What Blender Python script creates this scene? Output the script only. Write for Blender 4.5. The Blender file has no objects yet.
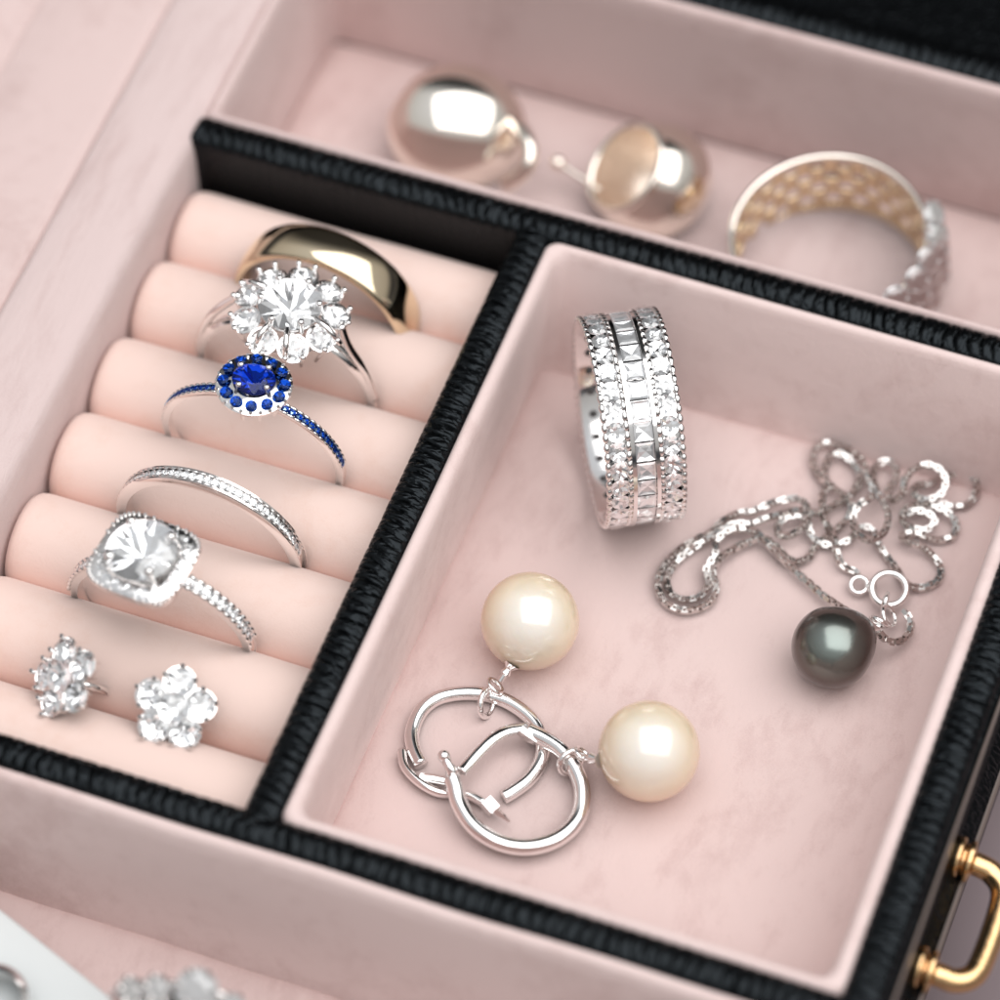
import bpy, math, random
from mathutils import Vector, Matrix, noise
random.seed(7)
S = bpy.context.scene
COL = S.collection
PI = math.pi

# ------------------------------------------------------------------ camera (1 unit = 1 cm)
F = 4.3001395
X = Vector((0.93870534, 0.34461697, -0.00845122))     # camera right in world space
DN = Vector((0.27402414, -0.76084266, -0.58824248))   # camera down
FW = Vector((-0.20914839, 0.54987052, -0.80864044))   # camera forward
CAM = Vector((9.42660701, -25.88011841, 33.13923569))
cd = bpy.data.cameras.new('camera')
cam = bpy.data.objects.new('camera', cd); COL.objects.link(cam)
m3 = Matrix((X, -DN, -FW)).transposed()
cam.matrix_world = Matrix.Translation(CAM) @ m3.to_4x4()
cd.sensor_width = 36; cd.lens = F*36; cd.clip_start = 1; cd.clip_end = 500
cd.dof.use_dof = True; cd.dof.focus_distance = 41.15; cd.dof.aperture_fstop = 0.125
S.camera = cam
S.unit_settings.system = 'METRIC'; S.unit_settings.scale_length = 0.01; S.unit_settings.length_unit = 'CENTIMETERS'

def at(px, py, z):
    "a point of the photograph on the level z"
    r = FW + X*((px-500)/4300.14) + DN*((py-500)/4300.14)
    return CAM + r*((z-CAM.z)/r.z)

# ------------------------------------------------------------------ light
W = bpy.data.worlds.new('World'); S.world = W; W.use_nodes = True
nt = W.node_tree; bg = nt.nodes['Background']
tc = nt.nodes.new('ShaderNodeTexCoord'); sp = nt.nodes.new('ShaderNodeSeparateXYZ')
rp = nt.nodes.new('ShaderNodeValToRGB')
nt.links.new(tc.outputs['Generated'], sp.inputs[0]); nt.links.new(sp.outputs['Z'], rp.inputs[0])
e = rp.color_ramp.elements
e[0].position = 0.0; e[0].color = (0.22, 0.20, 0.19, 1)
e[1].position = 0.9; e[1].color = (0.75, 0.77, 0.80, 1)
k = e.new(0.10); k.color = (0.04, 0.042, 0.05, 1)
k = e.new(0.20); k.color = (0.06, 0.062, 0.07, 1)
k = e.new(0.30); k.color = (0.50, 0.485, 0.47, 1)
k = e.new(0.55); k.color = (0.62, 0.615, 0.61, 1)
# the dim side of the room lies behind the box
dp = nt.nodes.new('ShaderNodeVectorMath'); dp.operation = 'DOT_PRODUCT'; dp.inputs[1].default_value = Vector((-0.15, 0.93, 0.33)).normalized()
nt.links.new(tc.outputs['Generated'], dp.inputs[0])
mr = nt.nodes.new('ShaderNodeMapRange'); mr.interpolation_type = 'SMOOTHSTEP'
mr.inputs[1].default_value = 0.62; mr.inputs[2].default_value = 0.86; mr.inputs[3].default_value = 1.0; mr.inputs[4].default_value = 0.06
nt.links.new(dp.outputs['Value'], mr.inputs[0])
mm = nt.nodes.new('ShaderNodeMixRGB'); mm.blend_type = 'MULTIPLY'; mm.inputs[0].default_value = 1
nt.links.new(rp.outputs[0], mm.inputs[1]); nt.links.new(mr.outputs[0], mm.inputs[2])
nt.links.new(mm.outputs[0], bg.inputs[0]); bg.inputs[1].default_value = 0.8
def area(name, direction, dist, sx, sy, L, color):
    d = Vector(direction).normalized()
    ld = bpy.data.lights.new(name, 'AREA'); ld.shape = 'RECTANGLE'; ld.size = sx; ld.size_y = sy
    ld.energy = L*PI*sx*sy; ld.color = color
    o = bpy.data.objects.new(name, ld); COL.objects.link(o)
    t = Vector((1.2, -3, -0.5)); o.location = t + d*dist
    y = d.cross(X).normalized(); x = y.cross(d); o.rotation_euler = Matrix((x, y, d)).transposed().to_euler()
    return o
area('window_light', (0.28, -0.03, 0.94), 60, 88, 82, 2.2, (1.0, 0.99, 0.975))
S.view_settings.view_transform = 'Standard'; S.view_settings.look = 'None'
S.view_settings.exposure = 0.03; S.view_settings.gamma = 1; S.view_settings.use_curve_mapping = False
S.render.engine = 'CYCLES'
cy = S.cycles; cy.use_denoising = True; cy.max_bounces = 10; cy.transmission_bounces = 8
cy.glossy_bounces = 5; cy.diffuse_bounces = 5; cy.caustics_refractive = False; cy.caustics_reflective = False
cy.sample_clamp_indirect = 6; cy.blur_glossy = 0.3

# ------------------------------------------------------------------ materials
def mat(name):
    m = bpy.data.materials.new(name); m.use_nodes = True
    return m, m.node_tree, m.node_tree.nodes['Principled BSDF']
def node(nt, kind, **kw):
    n = nt.nodes.new(kind)
    for a, v in kw.items():
        if a.startswith('i_'): n.inputs[a[2:].replace('_', ' ')].default_value = v
        else: setattr(n, a, v)
    return n
def suede(name, c1, c2, patch=0.55, nap=0.05, stretch=(1, 1, 1), wr=0.25):
    m, nt, b = mat(name); L = nt.links
    tc = node(nt, 'ShaderNodeTexCoord')
    mp = node(nt, 'ShaderNodeMapping'); mp.inputs['Scale'].default_value = stretch
    L.new(tc.outputs['Object'], mp.inputs[0])
    n1 = node(nt, 'ShaderNodeTexNoise', i_Scale=patch, i_Detail=4.0, i_Roughness=0.55, i_Distortion=0.8)
    n2 = node(nt, 'ShaderNodeTexNoise', i_Scale=48.0, i_Detail=4.0, i_Roughness=0.8)
    n3 = node(nt, 'ShaderNodeTexNoise', i_Scale=5.0, i_Detail=4.0, i_Roughness=0.6, i_Distortion=0.4)
    L.new(mp.outputs[0], n1.inputs[0]); L.new(tc.outputs['Object'], n2.inputs[0]); L.new(mp.outputs[0], n3.inputs[0])
    a = node(nt, 'ShaderNodeMath', operation='MULTIPLY_ADD'); a.inputs[1].default_value = 0.5
    L.new(n2.outputs[0], a.inputs[0]); L.new(n1.outputs[0], a.inputs[2])
    a2 = node(nt, 'ShaderNodeMath', operation='MULTIPLY_ADD'); a2.inputs[1].default_value = 0.5
    L.new(n3.outputs[0], a2.inputs[0]); L.new(a.outputs[0], a2.inputs[2])
    r = node(nt, 'ShaderNodeValToRGB'); r.color_ramp.elements[0].position = 0.58; r.color_ramp.elements[1].position = 1.12
    r.color_ramp.elements[0].position = 0.62; r.color_ramp.elements[1].position = 1.25
    r.color_ramp.elements[0].color = (*c1, 1); r.color_ramp.elements[1].color = (*c2, 1)
    L.new(a2.outputs[0], r.inputs[0]); L.new(r.outputs[0], b.inputs['Base Color'])
    b.inputs['Roughness'].default_value = 0.95; b.inputs['Specular IOR Level'].default_value = 0.12
    b.inputs['Sheen Weight'].default_value = 0.35; b.inputs['Sheen Roughness'].default_value = 0.45
    b.inputs['Sheen Tint'].default_value = (1.0, 0.94, 0.92, 1)
    bp = node(nt, 'ShaderNodeBump'); bp.inputs['Strength'].default_value = wr; bp.inputs['Distance'].default_value = nap
    w = node(nt, 'ShaderNodeMath', operation='MULTIPLY_ADD'); w.inputs[1].default_value = 0.45
    L.new(n2.outputs[0], w.inputs[0]); L.new(n3.outputs[0], w.inputs[2])
    L.new(w.outputs[0], bp.inputs['Height']); L.new(bp.outputs[0], b.inputs['Normal'])
    return m
M = {}
M['suede'] = suede('pink_suede', (0.63, 0.462, 0.438), (0.79, 0.63, 0.605))
M['suede_floor'] = suede('pink_suede_floor', (0.575, 0.415, 0.395), (0.71, 0.55, 0.525), patch=0.7, stretch=(1.6, 0.8, 1))
M['suede_ledge'] = suede('pink_suede_ledge', (0.585, 0.44, 0.425), (0.70, 0.56, 0.545), patch=0.8, stretch=(2.2, 0.5, 1), wr=0.35)
M['suede_dusky'] = suede('dusky_suede', (0.57, 0.415, 0.395), (0.70, 0.545, 0.525))
M['roll'] = suede('pink_velour', (0.81, 0.575, 0.495), (0.86, 0.655, 0.59), nap=0.03, wr=0.25, patch=1.2)
def leather(name, axis):
    m, nt, b = mat(name); L = nt.links
    tc = node(nt, 'ShaderNodeTexCoord')
    mp = node(nt, 'ShaderNodeMapping')
    mp.inputs['Scale'].default_value = (1.5, 0.6, 1) if axis == 'x' else (0.6, 1.5, 1)
    L.new(tc.outputs['Object'], mp.inputs[0])
    v = node(nt, 'ShaderNodeTexVoronoi', feature='DISTANCE_TO_EDGE', i_Scale=10.5)
    n = node(nt, 'ShaderNodeTexNoise', i_Scale=7.0, i_Detail=3.0)
    mx = node(nt, 'ShaderNodeMixRGB'); mx.inputs[0].default_value = 0.12
    L.new(mp.outputs[0], n.inputs[0]); L.new(mp.outputs[0], mx.inputs[1]); L.new(n.outputs['Color'], mx.inputs[2])
    L.new(mx.outputs[0], v.inputs[0])
    mr = node(nt, 'ShaderNodeMapRange'); mr.inputs[2].default_value = 0.30; mr.interpolation_type = 'SMOOTHSTEP'
    L.new(v.outputs['Distance'], mr.inputs[0])
    n2 = node(nt, 'ShaderNodeTexNoise', i_Scale=60.0, i_Detail=2.0); L.new(tc.outputs['Object'], n2.inputs[0])
    ad = node(nt, 'ShaderNodeMath', operation='MULTIPLY_ADD'); ad.inputs[1].default_value = 0.15
    L.new(n2.outputs[0], ad.inputs[0]); L.new(mr.outputs[0], ad.inputs[2])
    bp = node(nt, 'ShaderNodeBump'); bp.inputs['Strength'].default_value = 0.42; bp.inputs['Distance'].default_value = 0.012
    L.new(ad.outputs[0], bp.inputs['Height']); L.new(bp.outputs[0], b.inputs['Normal'])
    b.inputs['Base Color'].default_value = (0.002, 0.0022, 0.0025, 1)
    b.inputs['Roughness'].default_value = 0.21; b.inputs['Specular IOR Level'].default_value = 0.24
    b.inputs['Specular Tint'].default_value = (0.78, 0.9, 1.0, 1)
    return m
M['leather_x'] = leather('black_leather_across', 'x'); M['leather_y'] = leather('black_leather_along', 'y')
def metal(name, c, rough=0.08, bump=0.0):
    m, nt, b = mat(name)
    b.inputs['Base Color'].default_value = (*c, 1); b.inputs['Metallic'].default_value = 1
    b.inputs['Roughness'].default_value = rough
    n = node(nt, 'ShaderNodeTexNoise', i_Scale=9.0, i_Detail=3.0)
    t = node(nt, 'ShaderNodeTexCoord'); nt.links.new(t.outputs['Object'], n.inputs[0])
    mr = node(nt, 'ShaderNodeMapRange'); mr.inputs[3].default_value = rough*0.6; mr.inputs[4].default_value = rough*1.6
    nt.links.new(n.outputs[0], mr.inputs[0]); nt.links.new(mr.outputs[0], b.inputs['Roughness'])
    if bump:
        bp = node(nt, 'ShaderNodeBump'); bp.inputs['Strength'].default_value = bump; bp.inputs['Distance'].default_value = 0.02
        nt.links.new(n.outputs[0], bp.inputs['Height']); nt.links.new(bp.outputs[0], b.inputs['Normal'])
    return m
M['silver'] = metal('white_gold', (0.92, 0.90, 0.89), 0.10)
M['chain'] = metal('chain_silver', (0.66, 0.63, 0.61), 0.17)
M['gold'] = metal('pale_gold', (0.80, 0.67, 0.48), 0.07)
M['softgold'] = metal('champagne_gold', (0.99, 0.925, 0.84), 0.10)
M['inner'] = metal('brushed_champagne_gold', (0.95, 0.84, 0.74), 0.42)
M['ringgold'] = metal('worn_gold', (0.88, 0.69, 0.45), 0.20)
M['brass'] = metal('brass', (0.80, 0.52, 0.27), 0.20, 0.12)
M['rose'] = metal('rose_gold', (0.86, 0.58, 0.46), 0.12)
def gem(name, color, ior=2.0, gl=0.42, tint=(1, 1, 1)):
    m, nt, b = mat(name); nt.nodes.remove(b)
    out = nt.nodes['Material Output']
    g = node(nt, 'ShaderNodeBsdfTransparent'); g.inputs[0].default_value = (*color, 1)
    s = node(nt, 'ShaderNodeBsdfGlossy', i_Roughness=0.03); s.inputs[0].default_value = (*tint, 1)
    fr = node(nt, 'ShaderNodeFresnel', i_IOR=ior)
    mx = node(nt, 'ShaderNodeMixShader')
    ad = node(nt, 'ShaderNodeMath', operation='ADD'); ad.inputs[1].default_value = gl
    ge = node(nt, 'ShaderNodeNewGeometry'); inv = node(nt, 'ShaderNodeMath', operation='SUBTRACT'); inv.inputs[0].default_value = 1.0
    mu = node(nt, 'ShaderNodeMath', operation='MULTIPLY')      # reflect on the outer side only
    nt.links.new(ge.outputs['Backfacing'], inv.inputs[1]); nt.links.new(fr.outputs[0], ad.inputs[0])
    nt.links.new(ad.outputs[0], mu.inputs[0]); nt.links.new(inv.outputs[0], mu.inputs[1]); nt.links.new(mu.outputs[0], mx.inputs[0])
    nt.links.new(g.outputs[0], mx.inputs[1]); nt.links.new(s.outputs[0], mx.inputs[2]); nt.links.new(mx.outputs[0], out.inputs[0])
    return m
M['diamond'] = gem('clear_stone', (1, 1, 1), 1.9, 0.08, (1, 1, 1))
def foil(name, c, d, w):
    m, nt, b = mat(name); nt.nodes.remove(b); out = nt.nodes['Material Output']
    s = node(nt, 'ShaderNodeBsdfGlossy', i_Roughness=0.03); s.inputs[0].default_value = (*c, 1)
    g = node(nt, 'ShaderNodeBsdfDiffuse'); g.inputs[0].default_value = (*d, 1)
    mx = node(nt, 'ShaderNodeMixShader'); mx.inputs[0].default_value = w
    nt.links.new(s.outputs[0], mx.inputs[1]); nt.links.new(g.outputs[0], mx.inputs[2]); nt.links.new(mx.outputs[0], out.inputs[0]); return m
M['foil'] = foil('stone_facets', (0.98, 0.985, 1.0), (0.95, 0.96, 0.98), 0.22)
M['bigfoil'] = foil('large_stone_facets', (0.98, 0.985, 1.0), (0.95, 0.96, 0.985), 0.16)
M['sqfoil'] = foil('square_stone_facets', (0.98, 0.985, 1.0), (0.95, 0.96, 0.98), 0.34)
M['bluefoil'] = foil('blue_stone_facets', (0.012, 0.07, 0.36), (0.006, 0.035, 0.20), 0.35)
M['sapphire'] = gem('blue_stone', (0.5, 0.65, 1.0), 1.5, 0.0, (0.8, 0.85, 1.0))
M['blue'] = gem('small_blue_stone', (0.65, 0.85, 1.0), 1.4, 0.0, (0.6, 0.8, 1.0))
def pearl(name, dark=False):
    m, nt, b = mat(name); L = nt.links
    t = node(nt, 'ShaderNodeTexCoord'); n = node(nt, 'ShaderNodeTexNoise', i_Scale=3.0, i_Detail=4.0, i_Distortion=1.2)
    L.new(t.outputs['Object'], n.inputs[0])
    r = node(nt, 'ShaderNodeValToRGB'); L.new(n.outputs[0], r.inputs[0]); L.new(r.outputs[0], b.inputs['Base Color'])
    c = ((0.10, 0.105, 0.095), (0.15, 0.14, 0.13)) if dark else ((0.80, 0.745, 0.67), (0.85, 0.81, 0.75))
    r.color_ramp.elements[0].color = (*c[0], 1); r.color_ramp.elements[1].color = (*c[1], 1)
    bp = node(nt, 'ShaderNodeBump'); bp.inputs['Strength'].default_value = 0.10; bp.inputs['Distance'].default_value = 0.03
    L.new(n.outputs[0], bp.inputs['Height']); L.new(bp.outputs[0], b.inputs['Normal'])
    bp.inputs['Strength'].default_value = 0.22
    if dark:
        b.inputs['Metallic'].default_value = 0.85; b.inputs['Roughness'].default_value = 0.24
        b.inputs['Coat Weight'].default_value = 0.5; b.inputs['Coat Roughness'].default_value = 0.12
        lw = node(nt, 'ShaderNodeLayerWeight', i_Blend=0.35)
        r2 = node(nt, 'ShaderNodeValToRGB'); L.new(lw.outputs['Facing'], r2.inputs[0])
        q = r2.color_ramp.elements; q[0].color = (0.24, 0.28, 0.26, 1); q[1].color = (0.03, 0.024, 0.026, 1)  # facing ramp: pearl iridescence, with a teal highlight painted into its bright centre
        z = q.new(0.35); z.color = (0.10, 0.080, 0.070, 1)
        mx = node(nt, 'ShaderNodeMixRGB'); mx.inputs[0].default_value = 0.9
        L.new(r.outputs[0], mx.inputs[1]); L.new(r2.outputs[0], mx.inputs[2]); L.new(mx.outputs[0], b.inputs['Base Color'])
    else:
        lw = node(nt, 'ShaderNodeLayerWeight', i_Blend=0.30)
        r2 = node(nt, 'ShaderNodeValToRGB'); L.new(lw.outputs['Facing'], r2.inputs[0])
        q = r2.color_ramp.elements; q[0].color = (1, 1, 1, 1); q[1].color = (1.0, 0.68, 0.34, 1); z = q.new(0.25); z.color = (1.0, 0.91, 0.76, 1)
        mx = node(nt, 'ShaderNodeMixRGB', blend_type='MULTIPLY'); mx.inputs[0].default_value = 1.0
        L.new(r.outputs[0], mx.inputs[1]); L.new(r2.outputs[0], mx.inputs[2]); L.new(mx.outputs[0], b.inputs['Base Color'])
        b.inputs['Roughness'].default_value = 0.30; b.inputs['Coat Weight'].default_value = 0.9; b.inputs['Coat Roughness'].default_value = 0.12
        b.inputs['Coat IOR'].default_value = 1.9
        b.inputs['Subsurface Weight'].default_value = 0.3; b.inputs['Subsurface Radius'].default_value = (0.3, 0.2, 0.12); b.inputs['Subsurface Scale'].default_value = 0.3
    return m
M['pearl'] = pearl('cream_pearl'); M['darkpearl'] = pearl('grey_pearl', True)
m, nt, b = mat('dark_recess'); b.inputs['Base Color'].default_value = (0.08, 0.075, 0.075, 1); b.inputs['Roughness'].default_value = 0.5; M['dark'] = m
m, nt, b = mat('brown_seam_highlight'); b.inputs['Base Color'].default_value = (0.17, 0.13, 0.115, 1); b.inputs['Roughness'].default_value = 0.45; M['seam_highlight'] = m
m, nt, b = mat('white_card'); b.inputs['Base Color'].default_value = (0.66, 0.69, 0.69, 1); b.inputs['Roughness'].default_value = 0.6
n = node(nt, 'ShaderNodeTexNoise', i_Scale=20.0); bp = node(nt, 'ShaderNodeBump', i_Strength=0.1); nt.links.new(n.outputs[0], bp.inputs['Height']); nt.links.new(bp.outputs[0], b.inputs['Normal']); M['white'] = m
m, nt, b = mat('mauve_tabletop'); b.inputs['Roughness'].default_value = 0.7
n = node(nt, 'ShaderNodeTexNoise', i_Scale=0.8, i_Detail=3.0); r = node(nt, 'ShaderNodeValToRGB')
r.color_ramp.elements[0].color = (0.20, 0.15, 0.16, 1); r.color_ramp.elements[1].color = (0.27, 0.21, 0.22, 1)
nt.links.new(n.outputs[0], r.inputs[0]); nt.links.new(r.outputs[0], b.inputs['Base Color']); M['table'] = m

# ------------------------------------------------------------------ mesh helpers
def link(name, verts, faces, m, parent=None, smooth=True, sharp=None):
    me = bpy.data.meshes.new(name); me.from_pydata([tuple(v) for v in verts], [], faces)
    me.materials.append(m)
    me.polygons.foreach_set('use_smooth', [smooth]*len(me.polygons)); me.update()
    o = bpy.data.objects.new(name, me); COL.objects.link(o)
    if parent is not None: o.parent = parent
    if sharp:
        me.set_sharp_from_angle(angle=math.radians(sharp))
    return o
class MB:
    def __init__(s): s.v = []; s.f = []
    def add(s, v, f, mtx=None):
        k = len(s.v)
        s.v += [(mtx @ Vector(p)) if mtx else Vector(p) for p in v]
        s.f += [tuple(i+k for i in q) for q in f]
        return s
    def rings(s, R, closed=False, caps=True, mtx=None):
        "loft through a list of rings with the same number of points"
        n = len(R[0]); v = [p for r in R for p in r]; f = []
        for i in range(len(R) if closed else len(R)-1):
            a = i*n; b = ((i+1) % len(R))*n
            for j in range(n): f.append((a+j, a+(j+1) % n, b+(j+1) % n, b+j))
        if caps and not closed:
            f.append(tuple(range(n-1, -1, -1))); f.append(tuple((len(R)-1)*n+j for j in range(n)))
        return s.add(v, f, mtx)
    def tube(s, pts, rad, n=10, closed=False, mtx=None, flat=1.0):
        pts = [Vector(p) for p in pts]; N = len(pts); R = []; up = None
        for i, p in enumerate(pts):
            if closed: t = pts[(i+1) % N]-pts[i-1]
            else: t = pts[min(i+1, N-1)]-pts[max(i-1, 0)]
            t.normalize()
            if up is None:
                up = Vector((0, 0, 1)) if abs(t.z) < 0.9 else Vector((1, 0, 0))
            up = (up - t*up.dot(t)).normalized(); sd = t.cross(up)
            r = rad[i] if isinstance(rad, (list, tuple)) else rad
            R.append([p + (sd*math.cos(a)+up*math.sin(a)*flat)*r for a in [2*PI*j/n for j in range(n)]])
        return s.rings(R, closed, mtx=mtx)
    def sphere(s, c, r, n=10, sc=(1, 1, 1), mtx=None):
        c = Vector(c); R = []
        for i in range(1, n):
            t = PI*i/n
            R.append([c+Vector((math.sin(t)*math.cos(a)*sc[0], math.sin(t)*math.sin(a)*sc[1], -math.cos(t)*sc[2]))*r for a in [2*PI*j/(2*n) for j in range(2*n)]])
        return s.rings(R, mtx=mtx)
    def box(s, c, d, mtx=None):
        c = Vector(c); v = [c+Vector((x*d[0]/2, y*d[1]/2, z*d[2]/2)) for x in (-1, 1) for y in (-1, 1) for z in (-1, 1)]
        return s.add(v, [(0, 1, 3, 2), (4, 6, 7, 5), (0, 4, 5, 1), (2, 3, 7, 6), (0, 2, 6, 4), (1, 5, 7, 3)], mtx)
    def lathe(s, prof, n=20, mtx=None):
        return s.rings([[Vector((r*math.cos(2*PI*j/n), r*math.sin(2*PI*j/n), z)) for j in range(n)] for r, z in prof], mtx=mtx)
    def build(s, name, m, parent=None, smooth=True, sharp=None): return link(name, s.v, s.f, m, parent, smooth, sharp)
def catmull(P, k=6, closed=False):
    P = [Vector(p) for p in P]; N = len(P); out = []
    for i in range(N if closed else N-1):
        g = (lambda j: P[j % N]) if closed else (lambda j: P[max(0, min(N-1, j))])
        a, b, c, d = g(i-1), g(i), g(i+1), g(i+2)
        for q in range(k):
            t = q/k
            out.append(0.5*((2*b)+(c-a)*t+(2*a-5*b+4*c-d)*t*t+(3*b-a-3*c+d)*t**3))
    if not closed: out.append(P[-1])
    return out
def thing(name, label, cat, loc=(0, 0, 0), rot=(0, 0, 0), group=None):
    o = bpy.data.objects.new(name, None); COL.objects.link(o); o.empty_display_size = 0.3
    o.location = loc; o.rotation_euler = rot; o['label'] = label; o['category'] = cat
    if group: o['group'] = group
    return o
def xf(o, f, up=None, loc=None): pass
def frame(z, x=None):
    "rotation matrix whose local z looks along z"
    z = Vector(z).normalized(); x = Vector(x) if x else (Vector((1, 0, 0)) if abs(z.x) < 0.9 else Vector((0, 1, 0)))
    y = z.cross(x).normalized(); x = y.cross(z)
    return Matrix((x, y, z)).transposed()
def T(p, R=None, s=1.0):
    m = Matrix.Translation(Vector(p))
    if R is not None: m = m @ R.to_4x4()
    return m @ Matrix.Scale(s, 4)

# ------------------------------------------------------------------ gem stones
def beaded(pts, r0, r1, period, m, parent, closed=False, name='beaded_edge'):
    "a wire swelling into beads; one connected piece"
    P = [Vector(p) for p in pts]; L = [0.0]
    for a, b in zip(P, P[1:]+([P[0]] if closed else [])): L.append(L[-1]+(b-a).length)
    n = round(L[-1]/period); rad = [r0+(r1-r0)*abs(math.sin(PI*n*L[i]/L[-1]))**0.8 for i in range(len(P))]
    return MB().tube(P, rad, 7, closed).build(name, m, parent)
GEMS = {}
def brilliant_mesh(key, m, sy=1.0, n=8):
    if key in GEMS: return GEMS[key]
    v = []; f = []
    for j in range(n): a = 2*PI*j/n; v.append((0.55*math.cos(a), 0.55*math.sin(a)*sy, 0.30))
    for j in range(n): a = 2*PI*(j+.5)/n; v.append((0.80*math.cos(a), 0.80*math.sin(a)*sy, 0.17))
    for j in range(2*n): a = 2*PI*j/(2*n); v.append((math.cos(a), math.sin(a)*sy, 0.0))
    for j in range(2*n): a = 2*PI*j/(2*n); v.append((math.cos(a), math.sin(a)*sy, -0.05))
    for j in range(n): a = 2*PI*(j+.5)/n; v.append((0.45*math.cos(a), 0.45*math.sin(a)*sy, -0.42))
    rj = random.Random(len(key)*7+3)
    F0 = 6*n; v.pop() if False else None
    v = v[:6*n]; P1 = len(v)
    for j in range(2*n): a = 2*PI*(j+.5)/(2*n); q = 0.62+rj.uniform(-.04, .04); v.append((q*math.cos(a), q*math.sin(a)*sy, -0.19+rj.uniform(-.09, .09)))
    P2 = len(v)
    for j in range(n): a = 2*PI*(j+.25)/n; q = 0.32+rj.uniform(-.05, .05); v.append((q*math.cos(a), q*math.sin(a)*sy, -0.31+rj.uniform(-.10, .10)))
    v.append((0, 0, -0.42)); K = len(v)-1; A, B, C, D = 0, n, 2*n, 4*n
    f.append(tuple(range(n))); pav = []
    for j in range(n):
        j1 = (j+1) % n
        f.append((A+j1, A+j, B+j))
        g0, g1, g2 = C+2*j, C+(2*j+1), C+(2*j+2) % (2*n)
        f += [(A+j, g0, B+j), (g0, g1, B+j), (g1, g2, B+j), (B+j, g2, A+j1)]
        f += [(g0, D+2*j, D+2*j+1, g1), (g1, D+2*j+1, D+(2*j+2) % (2*n), g2)]
        p0, p1, pn = P1+2*j, P1+2*j+1, P1+(2*j+2) % (2*n); q0, q1 = P2+j, P2+j1
        pav += [(p0, q0, p1), (p1, q0, q1), (p1, q1, pn), (q0, K, q1)]
    for j in range(2*n):
        j1 = (j+1) % (2*n); pav += [(D+j, P1+j, D+j1), (P1+j, P1+j1, D+j1)]
    nf = len(f); f += pav
    me = bpy.data.meshes.new('gemstone'); me.from_pydata(v, [], f); me.materials.append(m); me.materials.append(M['bigfoil' if key == 'diabig' else 'sqfoil' if key == 'diawhite' else 'foil' if m.name == 'clear_stone' else 'bluefoil'])
    me.polygons.foreach_set('material_index', [0]*nf+[1]*len(pav))
    import bmesh
    bm = bmesh.new(); bm.from_mesh(me); bmesh.ops.recalc_face_normals(bm, faces=bm.faces); bm.to_mesh(me); bm.free()
    GEMS[key] = me; return me
def square_mesh(key, m):
    if key in GEMS: return GEMS[key]
    v = []
    for s_, z in ((0.55, 0.22), (0.8, 0.15), (1.0, 0.0), (1.0, -0.06), (0.55, -0.24)):
        for a, b_ in ((-1, -1), (1, -1), (1, 1), (-1, 1)): v.append((a*s_, b_*s_, z))
    v.append((0.1, -0.05, -0.33)); f = [(0, 1, 2, 3)]
    for k in range(3):
        for j in range(4): f.append((4*k+j, 4*k+4+j, 4*k+4+(j+1) % 4, 4*k+(j+1) % 4))
    nf = len(f); kk = len(v)
    for a_, b_, z_ in ((0, -.75, -.21), (.75, 0, -.13), (0, .75, -.23), (-.75, 0, -.12)): v.append((a_, b_, z_))
    for j in range(4):
        j1 = (j+1) % 4; f += [(12+j, kk+j, 12+j1), (12+j, 16+j, kk+j), (12+j1, kk+j, 16+j1), (16+j, 20, kk+j), (kk+j, 20, 16+j1)]
    me = bpy.data.meshes.new('gemstone'); me.from_pydata(v, [], f); me.materials.append(m); me.materials.append(M['sqfoil'])
    me.polygons.foreach_set('material_index', [0]*nf+[1]*(len(f)-nf))
    import bmesh
    bm = bmesh.new(); bm.from_mesh(me); bmesh.ops.recalc_face_normals(bm, faces=bm.faces); bm.to_mesh(me); bm.free()
    GEMS[key] = me; return me
def place(mesh, name, parent, p, z, r, x=None, spin=0.0):
    o = bpy.data.objects.new(name, mesh); COL.objects.link(o); o.parent = parent
    R = frame(z, x) @ Matrix.Rotation(spin, 3, 'Z')
    o.matrix_local = T(p, R, r)
    return o
DIA = brilliant_mesh('dia', M['diamond']); BIG = brilliant_mesh('diabig', M['diamond'], n=12); WHT = brilliant_mesh('diawhite', M['diamond']); BLU = brilliant_mesh('blu', M['blue']); SAP = brilliant_mesh('sap', M['sapphire'], 0.86, 10)
SQ = square_mesh('sq', M['diamond'])

# ================================================================== TABLE
tb = MB().box((2, -3, -2.75), (90, 90, 0.2)).build('tabletop', M['table'], smooth=False); tb['kind'] = 'structure'

# ================================================================== JEWELLERY BOX
box = thing('jewelry_box', 'open black leather jewellery box with pink suede lined compartments and ring rolls', 'jewellery box', (0, 0, -2.65))
def at0(o): o.location = (0, 0, 2.65); return o       # parts are modelled in world coordinates

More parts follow.
